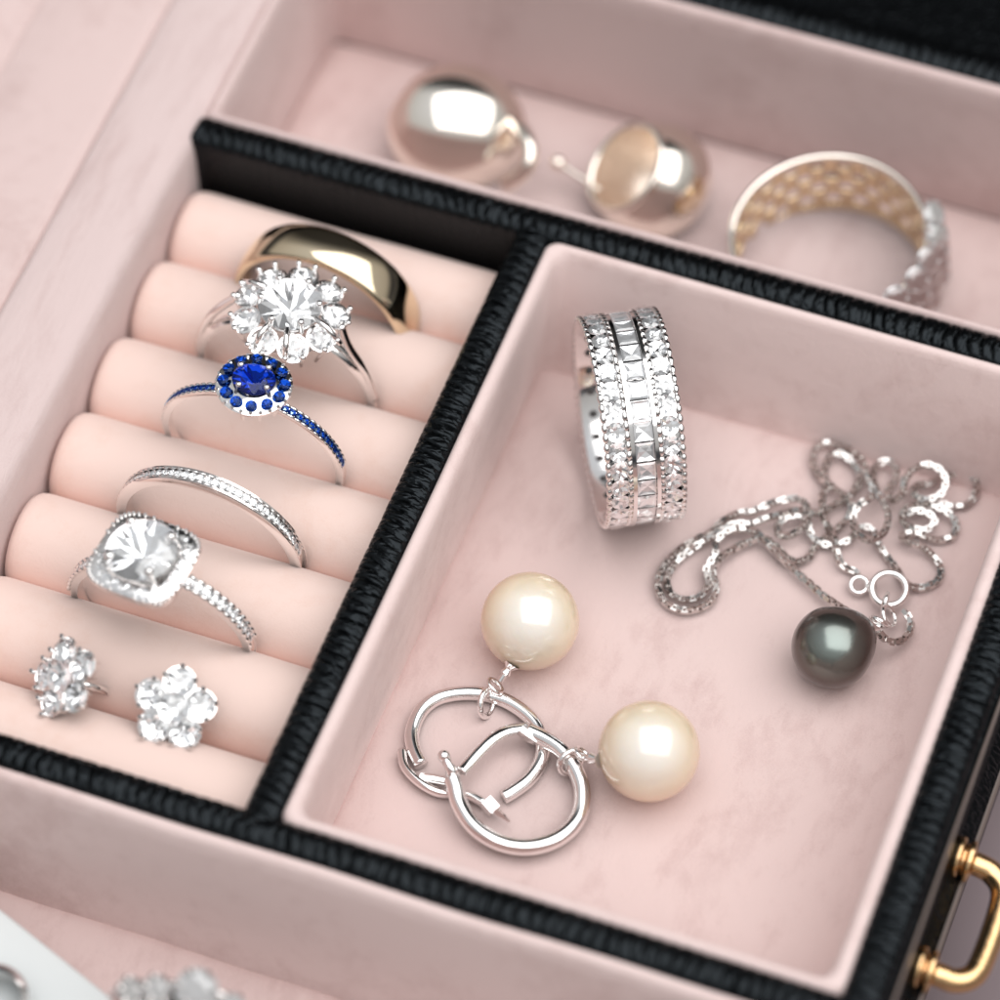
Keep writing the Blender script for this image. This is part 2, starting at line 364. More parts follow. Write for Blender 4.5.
def bar(name, a, b, w, axis, top=0.0, depth=1.9, m=None, seed=0, wob=0.006):
    "leather covered partition with a domed, creased top"
    n = max(8, int((b-a)/0.013)); prof = []
    K = 20
    for j in range(K+1):
        t = PI*j/K; prof.append((-math.cos(t)*w/2, top-0.12+0.12*math.sin(t)**0.8))
    prof = [(-w/2, top-depth)] + [(-w/2, top-0.5)] + prof + [(w/2, top-0.5)] + [(w/2, top-depth)]
    R = []
    for i in range(n+1):
        s = a+(b-a)*i/n
        ring = []
        for u, z in prof:
            q = 0.0
            if z > top-0.3:
                ph = s/0.122 + 0.45*noise.noise((s*2.3, u*4, seed)) + 0.15*math.sin(u*9+seed)
                g = abs((ph % 1.0)-0.5)*2            # 1 at the crease
                q = (0.010-0.046*max(0, (g-0.62)/0.38)**1.5*(0.8+0.8*noise.noise((s*4, u*2, 7+seed))))*max(0.0, math.cos(u/w*PI*0.96))**0.5
                q += wob*noise.noise((s*5, u*8, z*8+seed))
            c = Vector((u, z-(top-0.2))); l = c.length or 1
            uu = u + q*c.x/l; zz = z + q*c.y/l
            ring.append((s, uu, zz) if axis == 'x' else (-uu, s, zz))
        R.append([Vector(p) for p in ring])
    o = MB().rings(R).build(name, m or M['leather_'+axis], box, sharp=60)
    return o
def place_bar(o, x, y): o.location = (x, y, 2.65); return o
place_bar(bar('leather_partition', -3.69, 5.7, 0.36, 'x', 0.0, seed=1), 0, 0.045)
place_bar(bar('leather_partition', -5.2, 5.75, 0.345, 'x', 0.0, seed=2), 0, -7.51)
place_bar(bar('leather_partition', -7.45, 0.0, 0.36, 'y', -0.012, seed=3), 0.02, 0)
place_bar(bar('leather_rim', -11.5, 3.6, 0.38, 'y', 0.006, 2.4, seed=4), 5.715, 0)
place_bar(bar('leather_rim', -5.2, 5.85, 0.40, 'x', 0.003, 2.4, seed=5), 0, 3.545)
# side of the box under the right rim: stitched seam, ledge and outer wall
sd = MB()
prof = [(5.88, -0.12), (5.93, -0.15), (5.965, -0.19), (5.955, -0.24), (5.93, -0.30), (5.94, -1.15), (6.01, -1.22), (6.06, -1.28), (6.07, -1.45), (6.03, -1.55), (5.99, -1.6), (5.99, -2.6), (5.6, -2.6), (5.6, -0.12)]
sd.rings([[Vector((x, y, z)) for x, z in prof] for y in (-11.5, 3.7)])
at0(sd.build('outer_wall', M['leather_y'], box, sharp=35))
MB().tube([(5.965, y*0.5, -0.165) for y in range(-23, 8)], 0.016, 8).build('seam_highlight', M['seam_highlight'], box).location = (0, 0, 2.65)  # thin brown tube standing in for the highlight along the seam
MB().tube([(6.055, y*0.5, -1.33) for y in range(-23, 8)], 0.045, 10).build('seam_highlight', M['seam_highlight'], box).location = (0, 0, 2.65)  # second highlight line, put in as a brown strip along the ledge
# black lid beyond the back rim
ld = MB().box((1.0, 6.0, -0.55), (14, 4.4, 0.3))
lid = at0(ld.build('lid_back', M['leather_x'], box, smooth=False))

# -- suede lined compartments
def rrect(x0, x1, y0, y1, r, z, k=7):
    out = []
    for cx, cy, a0 in ((x1-r, y1-r, 0), (x0+r, y1-r, PI/2), (x0+r, y0+r, PI), (x1-r, y0+r, 1.5*PI)):
        for i in range(k+1):
            a = a0+PI/2*i/k; out.append(Vector((cx+r*math.cos(a), cy+r*math.sin(a), z)))
    return out
def lining(name, x0, x1, y0, y1, lip, floor, base, m, r=0.12, top=-0.02):
    """x0..y1 = outer rectangle; lip = thickness on each side (l,r,f,b); base = inner rectangle at the floor"""
    l, rr, f, b = lip; R = []
    for t, dz in ((0.0, -0.25), (0.02, -0.06), (0.18, -0.015), (0.4, 0.0), (0.65, -0.012), (0.85, -0.045), (1.0, -0.11)):
        R.append(rrect(x0+l*t, x1-rr*t, y0+f*t, y1-b*t, r+0.04*t, top+dz))
    xi0, xi1, yi0, yi1 = x0+l, x1-rr, y0+f, y1-b
    for q in (0.12, 0.3, 0.5, 0.7, 0.88, 1.0):
        e = q**0.8
        R.append(rrect(xi0+(base[0]-xi0)*e, xi1+(base[1]-xi1)*e, yi0+(base[2]-yi0)*e, yi1+(base[3]-yi1)*e, r+0.05, top-0.11+(floor-0.05-top+0.11)*q))
    n = len(R[0])
    for ring in R[7:-1]:
        for p in ring:
            d = 0.02*noise.noise((p.x*1.1, p.y*1.1, p.z*1.5)); p.x += d; p.y += d
    mb = MB().rings(R, caps=False)
    return at0(mb.build(name, m, box))
def pad(name, x0, x1, y0, y1, z, m, amp=0.02, step=0.08, seed=0, edge=0.05):
    nx = int((x1-x0)/step); ny = int((y1-y0)/step); v = []; f = []
    for j in range(ny+1):
        for i in range(nx+1):
            x = x0+(x1-x0)*i/nx; y = y0+(y1-y0)*j/ny
            d = min(x-x0, x1-x, y-y0, y1-y)
            h = amp*noise.noise((x*0.9, y*0.9, seed)) + amp*0.35*noise.noise((x*2.7+y, y*2.7, seed+3))
            h -= edge*math.exp(-d/0.06)
            v.append((x, y, z+h))
    for j in range(ny):
        for i in range(nx): a = j*(nx+1)+i; f.append((a, a+1, a+nx+2, a+nx+1))
    return at0(link(name, v, f, m, box))
FL = -1.45
lining('compartment_lining', 0.19, 5.54, -7.355, -0.125, (0.15, 0.17, 0.13, 0.13), FL, (0.29, 5.42, -7.30, -0.62), M['suede'])
pad('compartment_floor', 0.22, 5.5, -7.34, -0.56, FL, M['suede_floor'], 0.025, 0.05, 1, edge=0.09)
lining('back_lining', -3.66, 5.54, 0.215, 3.36, (0.12, 0.15, 0.10, 0.12), -1.9, (-3.50, 5.4, 0.4, 3.22), M['suede_dusky'], r=0.05)
bf = pad('back_pad', -3.56, 5.45, 0.28, 3.22, -1.9, M['suede_floor'], 0.02, 0.06, 2, edge=0.10)
for v_ in bf.data.vertices:
    u = (v_.co.y-1.75)/1.47; e_ = min(1.0, (v_.co.x+3.56)/0.5)
    v_.co.z += 0.30*math.sqrt(max(0, 1-u*u*0.98))*math.sqrt(max(0, 1-(1-e_)**2))-0.06
# front compartment: facing wall and floor
mb = MB()
prof = [(-7.60, -0.3), (-7.665, -0.10), (-7.70, -0.06), (-7.745, -0.07), (-7.785, -0.13), (-7.81, -0.3), (-7.86, -0.8), (-7.90, -1.4), (-7.93, -1.95)]
N = 90; v = []; f = []
for i in range(N+1):
    x = -5.2+(10.75)*i/N
    for y, z in prof: v.append((x, y-0.02*noise.noise((x*0.7, z*1.2, 9)), z))
K = len(prof)
for i in range(N):
    for j in range(K-1): a = i*K+j; f.append((a, a+1, a+K+1, a+K))
at0(link('front_wall_lining', v, f, M['suede'], box))
pad('front_floor', -5.2, 5.55, -11.5, -7.86, -1.9, M['suede_floor'], 0.02, 0.08, 4, edge=0.08)
# ring compartment: left wall, ledge and the panel beyond it
prof = [(-3.63, -1.9), (-3.63, -0.7), (-3.635, -0.30), (-3.65, -0.14), (-3.68, -0.055), (-3.75, -0.01), (-3.9, 0.005), (-4.3, 0.0), (-4.52, -0.005), (-4.585, -0.03), (-4.60, -0.075), (-4.62, -0.03), (-4.72, -0.02), (-5.3, -0.05), (-5.8, -0.04), (-5.90, -0.09), (-5.94, -0.12), (-6.0, -0.03), (-6.2, 0.0), (-9, 0.0)]
for nm, pr, mt in (('side_ledge', prof[:11], M['suede_ledge']), ('side_panel', prof[10:], M['suede_dusky'])):
    v = []; f = []; N = 120; K = len(pr)
    for i in range(N+1):
        y = -11+18.0*i/N
        for x, z in pr:
            w = noise.noise((x*0.8, y*0.35, 3))
            v.append((x+0.02*w, y, z+(0.025*w+0.012*noise.noise((x*3, y*0.8, 5)) if z > -0.2 else 0)))
    for i in range(N):
        for j in range(K-1): a = i*K+j; f.append((a, a+K, a+K+1, a+1))
    at0(link(nm, v, f, mt, box))
pad('ring_compartment_floor', -3.55, -0.1, -7.4, 0.0, -1.7, M['roll'], 0.01, 0.2, 5)
# ring rolls
YC = [-0.66, -1.64, -2.68, -3.68, -4.73, -5.79, -6.92]
RR = [0.49, 0.50, 0.50, 0.50, 0.52, 0.53, 0.55]
for k, (yc, r) in enumerate(zip(YC, RR)):
    R = []; x0, x1 = -3.58, -0.17; zc = -0.45-r
    NX = 60
    for i in range(NX+1):
        x = x0+(x1-x0)*i/NX; d = min(x-x0, (x1-x)*1.3)
        s = 1-0.11*math.exp(-d/0.045)
        ring = []
        for j in range(40):
            a = 2*PI*j/40; c, si = math.cos(a), math.sin(a)
            q = r*s*(1+0.018*noise.noise((x*0.8, c*1.2+k*3, si*1.2)))
            ring.append(Vector((x, yc+q*math.copysign(abs(c)**0.93, c), zc+q*math.copysign(abs(si)**0.96, si))))
        R.append(ring)
    at0(MB().rings(R).build('ring_roll', M['roll'], box))

# brass handle on the right side
hz = -1.2
hd = MB(); c1 = Vector((6.02, -4.95, hz)); c2 = Vector((6.02, -6.20, hz))
P = [c1, c1+Vector((0.16, 0, -0.02)), c1+Vector((0.30, -0.02, -0.06)), c1+Vector((0.43, -0.14, -0.09)), c1+Vector((0.47, -0.38, -0.10)),
     c2+Vector((0.47, 0.38, -0.10)), c2+Vector((0.43, 0.14, -0.09)), c2+Vector((0.30, 0.02, -0.06)), c2+Vector((0.16, 0, -0.02)), c2]
pts = catmull(P, 8)
handle = at0(hd.tube(pts, 0.115, 18).build('handle', M['brass'], box))
for c in (c1, c2):
    q = MB().lathe([(0.2, -0.08), (0.21, -0.06), (0.215, -0.03), (0.20, -0.01), (0.15, 0.0), (0.15, 0.02), (0.195, 0.035), (0.205, 0.06), (0.195, 0.09), (0.13, 0.105), (0.11, 0.12)], 28, T(c, frame((1, 0, -0.03))))
    q.build('collar', M['brass'], handle, sharp=50)

# ================================================================== RINGS IN THE ROLLS
# every ring is modelled in its own x-z plane, axis along y, stone towards +z
def ringband(rin, prof_fn, n=128):
    R = []
    for i in range(n):
        a = 2*PI*i/n; R.append([Vector((r*math.sin(a), y, r*math.cos(a))) for r, y in prof_fn(a)])
    return MB().rings(R, closed=True)
def dome(rin, rout, w, k=10):
    out = [(rin, -w/2*0.9), (rin, 0), (rin, w/2*0.9), (rin+0.015, w/2)]
    for j in range(k+1):
        t = PI*j/k; out.append((rin+0.03+(rout-rin-0.03)*math.sin(t)**0.75, w/2*math.cos(t)))
    out.append((rin+0.015, -w/2)); return out
RC = [(-1.80, -1.17), (-1.825, -2.17), (-1.74, -3.19), (-1.79, -4.21), (-1.83, -5.28)]

# 1 plain wedding band
t = thing('ring', 'wide plain polished gold band with domed surface in the rearmost gap of the rolls', 'ring', (RC[0][0], RC[0][1], -0.70-0.98), (0, 0, math.radians(-3)), 'rings held between the ring rolls')
o = ringband(0.86, lambda a: dome(0.87, 0.975, 0.46), 160).build('band', M['gold'], t, sharp=40); o.location = (0, 0, 0.98)

def shank(t, r, fn, m, zc):
    o = ringband(r, fn).build('shank', m, t, sharp=45); o.location = (0, 0, zc); return o
def prong(parent, p0, p1, r=0.028, tip=1.35):
    p0 = Vector(p0); p1 = Vector(p1); d = (p1-p0)
    mb = MB().tube([p0, p0+d*0.5, p0+d*0.9, p1], [r*0.8, r*0.85, r, r*1.1], 8)
    mb.sphere(p1, r*tip, 5)
    return mb.build('prong', M['silver'], parent)

# 2 flower cluster ring
t = thing('ring', 'silver flower cluster ring with large round clear stone ringed by nine smaller ones', 'ring', (RC[1][0], RC[1][1], -1.60), (math.radians(2), 0, math.radians(1)), 'rings held between the ring rolls')
def fn(a):
    w = 0.10+0.06*max(0, math.cos(a))**2; return [(0.86, -w/2), (0.86, w/2), (0.92, w/2), (0.95, w/4), (0.95, -w/4), (0.92, -w/2)]
shank(t, 0.86, fn, M['silver'], 0.95)
cz = 2.06; cc = Vector((0.10, 0.02, cz)); CR = Matrix.Rotation(math.radians(-1), 3, 'X') @ Matrix.Rotation(math.radians(3), 3, 'Y')
place(BIG, 'gemstone', t, cc+CR @ Vector((0, 0, 0.13)), CR @ Vector((0, 0, 1)), 0.315)
st = MB()
st.tube([cc+CR @ Vector((0.27*math.cos(a), 0.27*math.sin(a), 0.03)) for a in [2*PI*i/40 for i in range(40)]], 0.025, 8, True)
st.tube([cc+CR @ Vector((0.40*math.cos(a), 0.40*math.sin(a), -0.15)) for a in [2*PI*i/40 for i in range(40)]], 0.03, 8, True)
st.lathe([(0.05, -0.32), (0.16, -0.28), (0.26, -0.12), (0.28, 0.02), (0.24, 0.02), (0.1, -0.15), (0.02, -0.2)], 24, T(cc, CR))
set_ = st.build('setting', M['silver'], t, sharp=50)
for i in range(9):
    a = 2*PI*(i+0.35)/9; d = Vector((math.cos(a), math.sin(a), 0)); e_ = Vector((-math.sin(a), math.cos(a), 0))
    p = cc+CR @ (d*0.445); nn = CR @ (d*0.30+Vector((0, 0, 1)))
    place(DIA, 'gemstone', t, p, nn, 0.158, spin=i)
    cup = MB().lathe([(0.03, -0.16), (0.09, -0.13), (0.145, -0.03), (0.155, 0.0), (0.13, 0.0), (0.06, -0.1)], 14, T(p, frame(nn)))
    cup.build('collet', M['silver'], set_, sharp=50)
    for s_ in (-1, 1):
        prong(set_, cc+CR @ (d*0.44+e_*0.08*s_+Vector((0, 0, -0.3))), cc+CR @ (d*0.575+e_*0.085*s_+Vector((0, 0, 0.015))), 0.024)
for i in range(6):
    a = 2*PI*(i+0.2)/6; d = Vector((math.cos(a), math.sin(a), 0))
    prong(set_, cc+CR @ (d*0.33+Vector((0, 0, -0.1))), cc+CR @ (d*0.285+Vector((0, 0, 0.18))), 0.03, 1.2)
for a, l in ((-0.30, 0.62), (2.85, 0.6), (-1.9, 0.52), (-1.3, 0.55)):
    d = Vector((math.cos(a), math.sin(a), 0))
    st = MB().tube([cc+CR @ (d*0.30+Vector((0, 0, 0.14))), cc+CR @ (d*0.45+Vector((0, 0, 0.10))), cc+CR @ (d*l+Vector((0, 0, -0.02)))], [0.03, 0.035, 0.03], 8)
    st.build('claw_arm', M['silver'], set_)
for s_ in (-1, 1):
    st = MB().tube(catmull([Vector((s_*0.93, 0, 0.99)), Vector((s_*0.86, 0, 1.38)), Vector((s_*0.70, 0, 1.75)), cc+CR @ Vector((s_*0.52, 0, 0.02))], 6), 0.045, 10)
    st.build('shoulder', M['silver'], t)

# 3 sapphire halo ring
t = thing('ring', 'slim silver ring with deep blue stone and tiny blue stones around it', 'ring', (RC[2][0], RC[2][1], -1.40), (math.radians(4), 0, math.radians(1)), 'rings held between the ring rolls')
def fn(a):
    w = 0.10; return [(0.87, -w/2), (0.87, w/2), (0.93, w/2), (0.945, w/2-.012), (0.935, w/2-.02), (0.935, -w/2+.02), (0.945, -w/2+.012), (0.93, -w/2)]
shank(t, 0.86, fn, M['silver'], 0.96)
cc = Vector((0.10, 0.0, 2.10)); CR = Matrix.Rotation(math.radians(-4), 3, 'X') @ Matrix.Rotation(math.radians(2), 3, 'Y')
place(SAP, 'gemstone', t, cc+CR @ Vector((0, 0, 0.09)), CR @ Vector((0, 0, 1)), 0.215, x=CR @ Vector((1, 0, 0)))
st = MB()
st.lathe([(0.04, -0.2), (0.2, -0.12), (0.30, -0.03), (0.365, -0.03), (0.37, 0.0), (0.35, 0.015), (0.25, 0.015), (0.2, 0.05), (0.17, 0.03), (0.05, -0.1)], 40, T(cc, CR))
for i in range(24):
    a = 2*PI*i/24; st.sphere(cc+CR @ Vector((0.36*math.cos(a), 0.345*math.sin(a), 0.01)), 0.021, 5)
    if i % 2 == 0: st.tube([cc+CR @ Vector((0.3*math.cos(a), 0.29*math.sin(a), -0.18)), cc+CR @ Vector((0.355*math.cos(a), 0.34*math.sin(a), -0.01))], 0.02, 6)
set_ = st.build('setting', M['silver'], t, sharp=45)
for i in range(12):
    a = 2*PI*(i+.5)/12; place(BLU, 'gemstone', t, cc+CR @ Vector((0.30*math.cos(a), 0.285*math.sin(a), 0.046)), CR @ Vector((0.2*math.cos(a), 0.2*math.sin(a), 1)), 0.058, spin=i)
for i in range(4):
    a = PI/4+PI/2*i+0.25; prong(set_, cc+CR @ Vector((0.23*math.cos(a), 0.2*math.sin(a), 0)), cc+CR @ Vector((0.19*math.cos(a), 0.165*math.sin(a), 0.135)), 0.03, 1.1)
for s_ in (-1, 1):
    for i in range(14):
        a = s_*math.radians(20+i*4.7); n_ = Vector((math.sin(a), 0, math.cos(a)))
        place(BLU, 'gemstone', t, n_*0.947+Vector((0, 0, 0.96)), n_, 0.040, spin=i*0.7)
    for y in (-0.045, 0.045):
        beaded([Vector((0.947*math.sin(q), y, 0.947*math.cos(q)+0.96)) for q in [s_*math.radians(18+66*i/120) for i in range(121)]], 0.006, 0.016, 0.0777, M['silver'], t)

# 4 channel set eternity band
t = thing('ring', 'slim silver band with a channel of tiny clear stones and no raised centre stone', 'ring', (RC[3][0], RC[3][1], -1.61), (math.radians(2), 0, math.radians(-1)), 'rings held between the ring rolls')
def fn(a):
    w = 0.17; return [(0.865, -w/2), (0.865, w/2), (0.955, w/2), (0.972, w/2-.012), (0.972, w/2-.028), (0.93, w/2-.032), (0.93, -w/2+.032), (0.972, -w/2+.028), (0.972, -w/2+.012), (0.955, -w/2)]
shank(t, 0.86, fn, M['silver'], 0.96)
ch = MB()
for i in range(34):
    a = math.radians(-78+i*4.73); n_ = Vector((math.sin(a), 0, math.cos(a)))
    place(DIA, 'gemstone', t, n_*0.955+Vector((0, 0, 0.96)), n_, 0.043, spin=i*.9)
for y in (-.05, .05):
    beaded([Vector((0.968*math.sin(q), y, 0.968*math.cos(q)+0.96)) for q in [math.radians(-80+160*i/270) for i in range(271)]], 0.004, 0.013, 0.0796, M['silver'], t)

# 5 cushion halo ring
t = thing('ring', 'silver ring with big round clear stone in a square halo of small stones', 'ring', (RC[4][0], RC[4][1], -1.54), (math.radians(4), 0, math.radians(-1)), 'rings held between the ring rolls')
def fn(a):
    w = 0.13; return [(0.86, -w/2), (0.86, w/2), (0.93, w/2), (0.94, w/2-.01), (0.925, w/2-.02), (0.925, -w/2+.02), (0.94, -w/2+.01), (0.93, -w/2)]
shank(t, 0.86, fn, M['silver'], 0.95)
cc = Vector((-0.08, 0.0, 2.0)); CR = Matrix.Rotation(math.radians(0), 3, 'X') @ Matrix.Rotation(math.radians(-4), 3, 'Y') @ Matrix.Rotation(math.radians(-6), 3, 'Z')
place(BIG, 'gemstone', t, cc+CR @ Vector((0, 0, 0.17)), CR @ Vector((0, 0, 1)), 0.345)
def cush(h, z, n=48, e=0.42):
    return [cc+CR @ Vector((h*math.copysign(abs(math.cos(a))**e, math.cos(a)), h*0.93*math.copysign(abs(math.sin(a))**e, math.sin(a)), z)) for a in [2*PI*(i+.5)/n for i in range(n)]]
st = MB().rings([cush(0.12, -0.30, e=0.8), cush(0.30, -0.16, e=.6), cush(0.455, -0.08, e=.5), cush(0.475, -0.02, e=.5), cush(0.47, 0.015, e=.5), cush(0.44, 0.03, e=.5), cush(0.32, 0.03, e=0.7), cush(0.30, -0.02, e=.9), cush(0.1, -0.1, e=1)])
for p in cush(0.462, 0.028, 40, .5): st.sphere(p, 0.02, 5)
for p in cush(0.345, 0.04, 24, .8): st.sphere(p, 0.018, 5)
set_ = st.build('setting', M['silver'], t, sharp=45)
H = []
for i in range(400):
    a = 2*PI*i/400; H.append(Vector((0.402*math.copysign(abs(math.cos(a))**.55, math.cos(a)), 0.374*math.copysign(abs(math.sin(a))**.55, math.sin(a)), 0.035)))
Ls = [0.0]
for i in range(400): Ls.append(Ls[-1]+(H[(i+1) % 400]-H[i]).length)
NH = 20
for k in range(NH):
    s_ = Ls[-1]*(k+.5)/NH; i = next(i for i in range(400) if Ls[i+1] >= s_)
    place(DIA, 'gemstone', t, cc+CR @ H[i], CR @ (H[i]*0.5+Vector((0, 0, 1))), 0.066, spin=k)
for i in range(4):
    a = PI/4+PI/2*i; prong(set_, cc+CR @ Vector((0.36*math.cos(a), 0.34*math.sin(a), -0.02)), cc+CR @ Vector((0.305*math.cos(a), 0.295*math.sin(a), 0.225)), 0.04, 1.15)
for s_ in (-1, 1):
    for i in range(11):
        a = s_*math.radians(22+i*5.6); n_ = Vector((math.sin(a), 0, math.cos(a)))
        place(DIA, 'gemstone', t, n_*0.945+Vector((0, 0, 0.95)), n_, 0.054, spin=i*0.7)
    for y in (-0.06, 0.06):
        beaded([Vector((0.95*math.sin(q), y, 0.95*math.cos(q)+0.95)) for q in [s_*math.radians(20+64*i/110) for i in range(111)]], 0.008, 0.024, 0.0935, M['silver'], t)

# 6 flower studs
def stud(label, c, nrm, spin, rt=0.165, d=0.255):
    t = thing('stud_earring', label, 'earring', c, (0, 0, 0), 'flower stud earrings in the ring rolls')
    R = frame(nrm) @ Matrix.Rotation(spin, 3, 'Z')
    place(DIA, 'gemstone', t, R @ Vector((0, 0, 0.06)), R @ Vector((0, 0, 1)), rt*0.95)
    st = MB()
    for i in range(5):
        a = 2*PI*i/5; v = Vector((math.cos(a), math.sin(a), 0)); p = R @ (v*d); n_ = R @ (v*0.12+Vector((0, 0, 1)))
        place(DIA, 'gemstone', t, p, n_, rt, spin=i)
        st.lathe([(0.03, -0.14), (rt*0.6, -0.12), (rt*0.97, -0.03), (rt*1.02, 0.0), (rt*0.9, 0.0), (rt*0.4, -0.1)], 16, T(p, frame(n_)))
        for b_ in (0.0, 1.25, -1.25):
            q = Vector((math.cos(a+b_), math.sin(a+b_), 0))
            st.tube([R @ (v*d+q*rt*0.7+Vector((0, 0, -0.12))), R @ (v*d+q*rt*0.98+Vector((0, 0, 0.03)))], 0.02, 6)
            st.sphere(R @ (v*d+q*rt*0.96+Vector((0, 0, 0.035))), 0.028, 5)
    st.build('setting', M['silver'], t, sharp=50)
    MB().tube([R @ Vector((0, 0, -0.08)), R @ Vector((0, 0, -1.0))], 0.04, 8).build('post', M['silver'], t)
    return t
stud('clear stone flower stud facing up from the rolls with all five petals flat to view', at(174, 708, -0.30), (0.14, -0.50, 0.85), math.radians(95), 0.158, 0.245)
stud('clear stone flower stud tipped over sideways on the rolls with its post showing', at(63, 678, -0.22), (-0.45, -0.42, 0.72), math.radians(40), 0.158, 0.245)

# ================================================================== WIDE THREE ROW RING
c = at(629, 417, FL+1.12)
yaw = math.radians(29)
t = thing('ring', 'wide silver ring on edge with square stones between two rows of round stones', 'ring', (c.x, c.y, FL+0.01))
t.rotation_euler = (0, 0, yaw)
AX = Vector((1, 0, 0)); zc = 1.10
def rv(a, r, x): return Vector((x, r*math.sin(a), r*math.cos(a)+zc))
prof = [(0.95, -0.35), (0.95, 0.35), (0.97, 0.375), (1.00, 0.372), (1.005, 0.142), (1.055, 0.135), (1.058, 0.098), (0.99, 0.092), (0.99, -0.092), (1.058, -0.098), (1.055, -0.135), (1.005, -0.142), (1.00, -0.372), (0.97, -0.375)]
bd = MB().rings([[rv(2*PI*i/120, r, x) for r, x in prof] for i in range(120)], closed=True).build('band', M['silver'], t, sharp=40)
N = 33
for i in range(N):
    a = 2*PI*i/N; n_ = Vector((0, math.sin(a), math.cos(a)))
    for x in (-0.255, 0.255): place(DIA, 'gemstone', t, rv(a, 1.035, x), n_, 0.100, spin=i)
    if i < N-1:
        a3 = 2*PI*i/(N-1); place(SQ, 'gemstone', t, rv(a3, 1.03, 0), Vector((0, math.sin(a3), math.cos(a3))), 0.092, x=(1, 0, 0))
for x in (-0.365, -0.158, 0.158, 0.365):
    beaded([rv(2*PI*(i+0.0)/528, 1.02, x) for i in range(528)], 0.014, 0.034, 2*PI*1.02/(N*2), M['silver'], t, closed=True)
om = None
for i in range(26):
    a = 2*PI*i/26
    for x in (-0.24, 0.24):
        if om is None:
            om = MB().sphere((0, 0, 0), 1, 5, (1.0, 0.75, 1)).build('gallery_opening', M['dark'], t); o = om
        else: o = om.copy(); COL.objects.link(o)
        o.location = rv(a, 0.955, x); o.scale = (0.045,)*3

# ================================================================== PEARL HOOP EARRINGS
def hoop_points(pp, z): return [at(x, y, z_) for x, y, z_ in [(p[0], p[1], (p[2] if len(p) > 2 else z)) for p in pp]]
def local(t, pts): o = Vector(t.location); return [Vector(p)-o for p in pts]
G = 'pearl hoop earrings lying in the compartment'
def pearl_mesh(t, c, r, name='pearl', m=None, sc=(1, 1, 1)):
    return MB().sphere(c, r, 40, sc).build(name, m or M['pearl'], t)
# first: behind and left
z = FL+0.09
c = at(530, 622, FL+0.47); t = thing('hoop_earring', 'silver hoop earring with the upper cream pearl, its hoop lying under the other', 'earring', (c.x, c.y, FL), group=G)
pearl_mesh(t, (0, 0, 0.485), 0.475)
w = hoop_points([(421, 765), (414, 750), (412, 733), (419, 714), (432, 701), (448, 695), (468, 693), (488, 695), (508, 702), (526, 714), (538, 728), (543, 746), (539, 764), (528, 780), (512, 792), (503, 797)], z)
MB().tube(catmull(local(t, w), 6), 0.072, 16).build('hoop', M['silver'], t)
w = hoop_points([(402, 751, z), (404, 765, z), (413, 777, z), (426, 787, z), (440, 793, z-.02), (455, 794, z-0.03), (470, 796, z-.02), (484, 803, z)], z)
MB().tube(catmull(local(t, w), 6), [0.012]+[0.034]*200, 10, flat=1.3).build('latch_arm', M['silver'], t) if False else MB().tube(catmull(local(t, w), 6), 0.046, 10, flat=1.2).build('latch_arm', M['silver'], t)
p = local(t, [at(420, 777, z)])[0]; p2 = local(t, [at(446, 781, z)])[0]
MB().tube([p, p.lerp(p2, .5), p2], [0.04, 0.05, 0.04], 8).build('hinge', M['silver'], t, sharp=30)
p = local(t, [at(490, 806, z+0.08)])[0]
MB().box((0, 0, 0), (0.13, 0.11, 0.13), T(p, Matrix.Rotation(math.radians(14), 3, 'Y') @ Matrix.Rotation(math.radians(13), 3, 'X') @ Matrix.Rotation(math.radians(-25), 3, 'Z'))).build('catch', M['silver'], t, smooth=False)
q = local(t, [at(510, 822, z+0.05)])[0]
MB().tube([p, p.lerp(q, .3), q], [0.045, 0.04, 0.012], 4).build('latch_tip', M['silver'], t, smooth=False)
def jump(t, px, py, z, r, nrm, w=0.024, name='jump_ring', sy=1.0):
    c = local(t, [at(px, py, z)])[0]; R = frame(nrm)
    pts = [c+R @ Vector((r*math.cos(a), r*sy*math.sin(a), 0)) for a in [2*PI*i/36 for i in range(36)]]
    return MB().tube(pts, w, 10, True).build(name, M['silver'], t)
jump(t, 487, 703, z+.03, 0.135, (0.96, -0.05, 0.3), 0.030)
jump(t, 495, 686, z+.12, 0.085, (0.5, 0.5, 0.7), 0.022)
a_ = local(t, [at(500, 681, z+.15)])[0]; b_ = local(t, [at(512, 664, FL+0.35)])[0]
MB().tube([a_, a_.lerp(b_, .35), a_.lerp(b_, .45), a_.lerp(b_, .7), b_], [0.03, 0.03, 0.055, 0.035, 0.085], 14).build('pearl_cap', M['silver'], t, sharp=40)
# second: front right
c = at(649, 752, FL+0.47); t = thing('hoop_earring', 'silver hoop earring hung with the lower right cream pearl, its hoop lying on top', 'earring', (c.x, c.y, FL), group=G)
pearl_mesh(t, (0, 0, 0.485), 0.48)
zz = z+0.12
w = hoop_points([(528, 731, zz), (545, 739, zz), (561, 750, zz), (574, 767, zz-.02), (582, 788, zz-.04), (581, 810, zz-.06), (571, 828, zz-.06), (553, 841, zz-.06), (530, 847, zz-.06), (507, 845, zz-.06), (486, 836, zz-.04), (470, 822, zz-.02), (459, 803, zz), (455, 787, zz+.03), (452, 778, zz+.05)], z)
MB().tube(catmull(local(t, w), 6), 0.082, 18).build('hoop', M['silver'], t)
w = hoop_points([(528, 728, zz), (510, 730, zz+.04), (494, 738, zz+.06), (480, 751, zz+.06), (468, 764, zz+.06), (461, 771, zz+.07)], z)
MB().tube(catmull(local(t, w), 6), 0.062, 12, flat=0.6).build('latch_arm', M['silver'], t)
p = local(t, [at(444, 756, zz+.14)])[0]; q = local(t, [at(455, 778, zz+.04)])[0]
MB().tube([p, p.lerp(q, .4), q], [0.055, 0.045, 0.075], 12).sphere(p, 0.062, 8).build('catch', M['silver'], t)
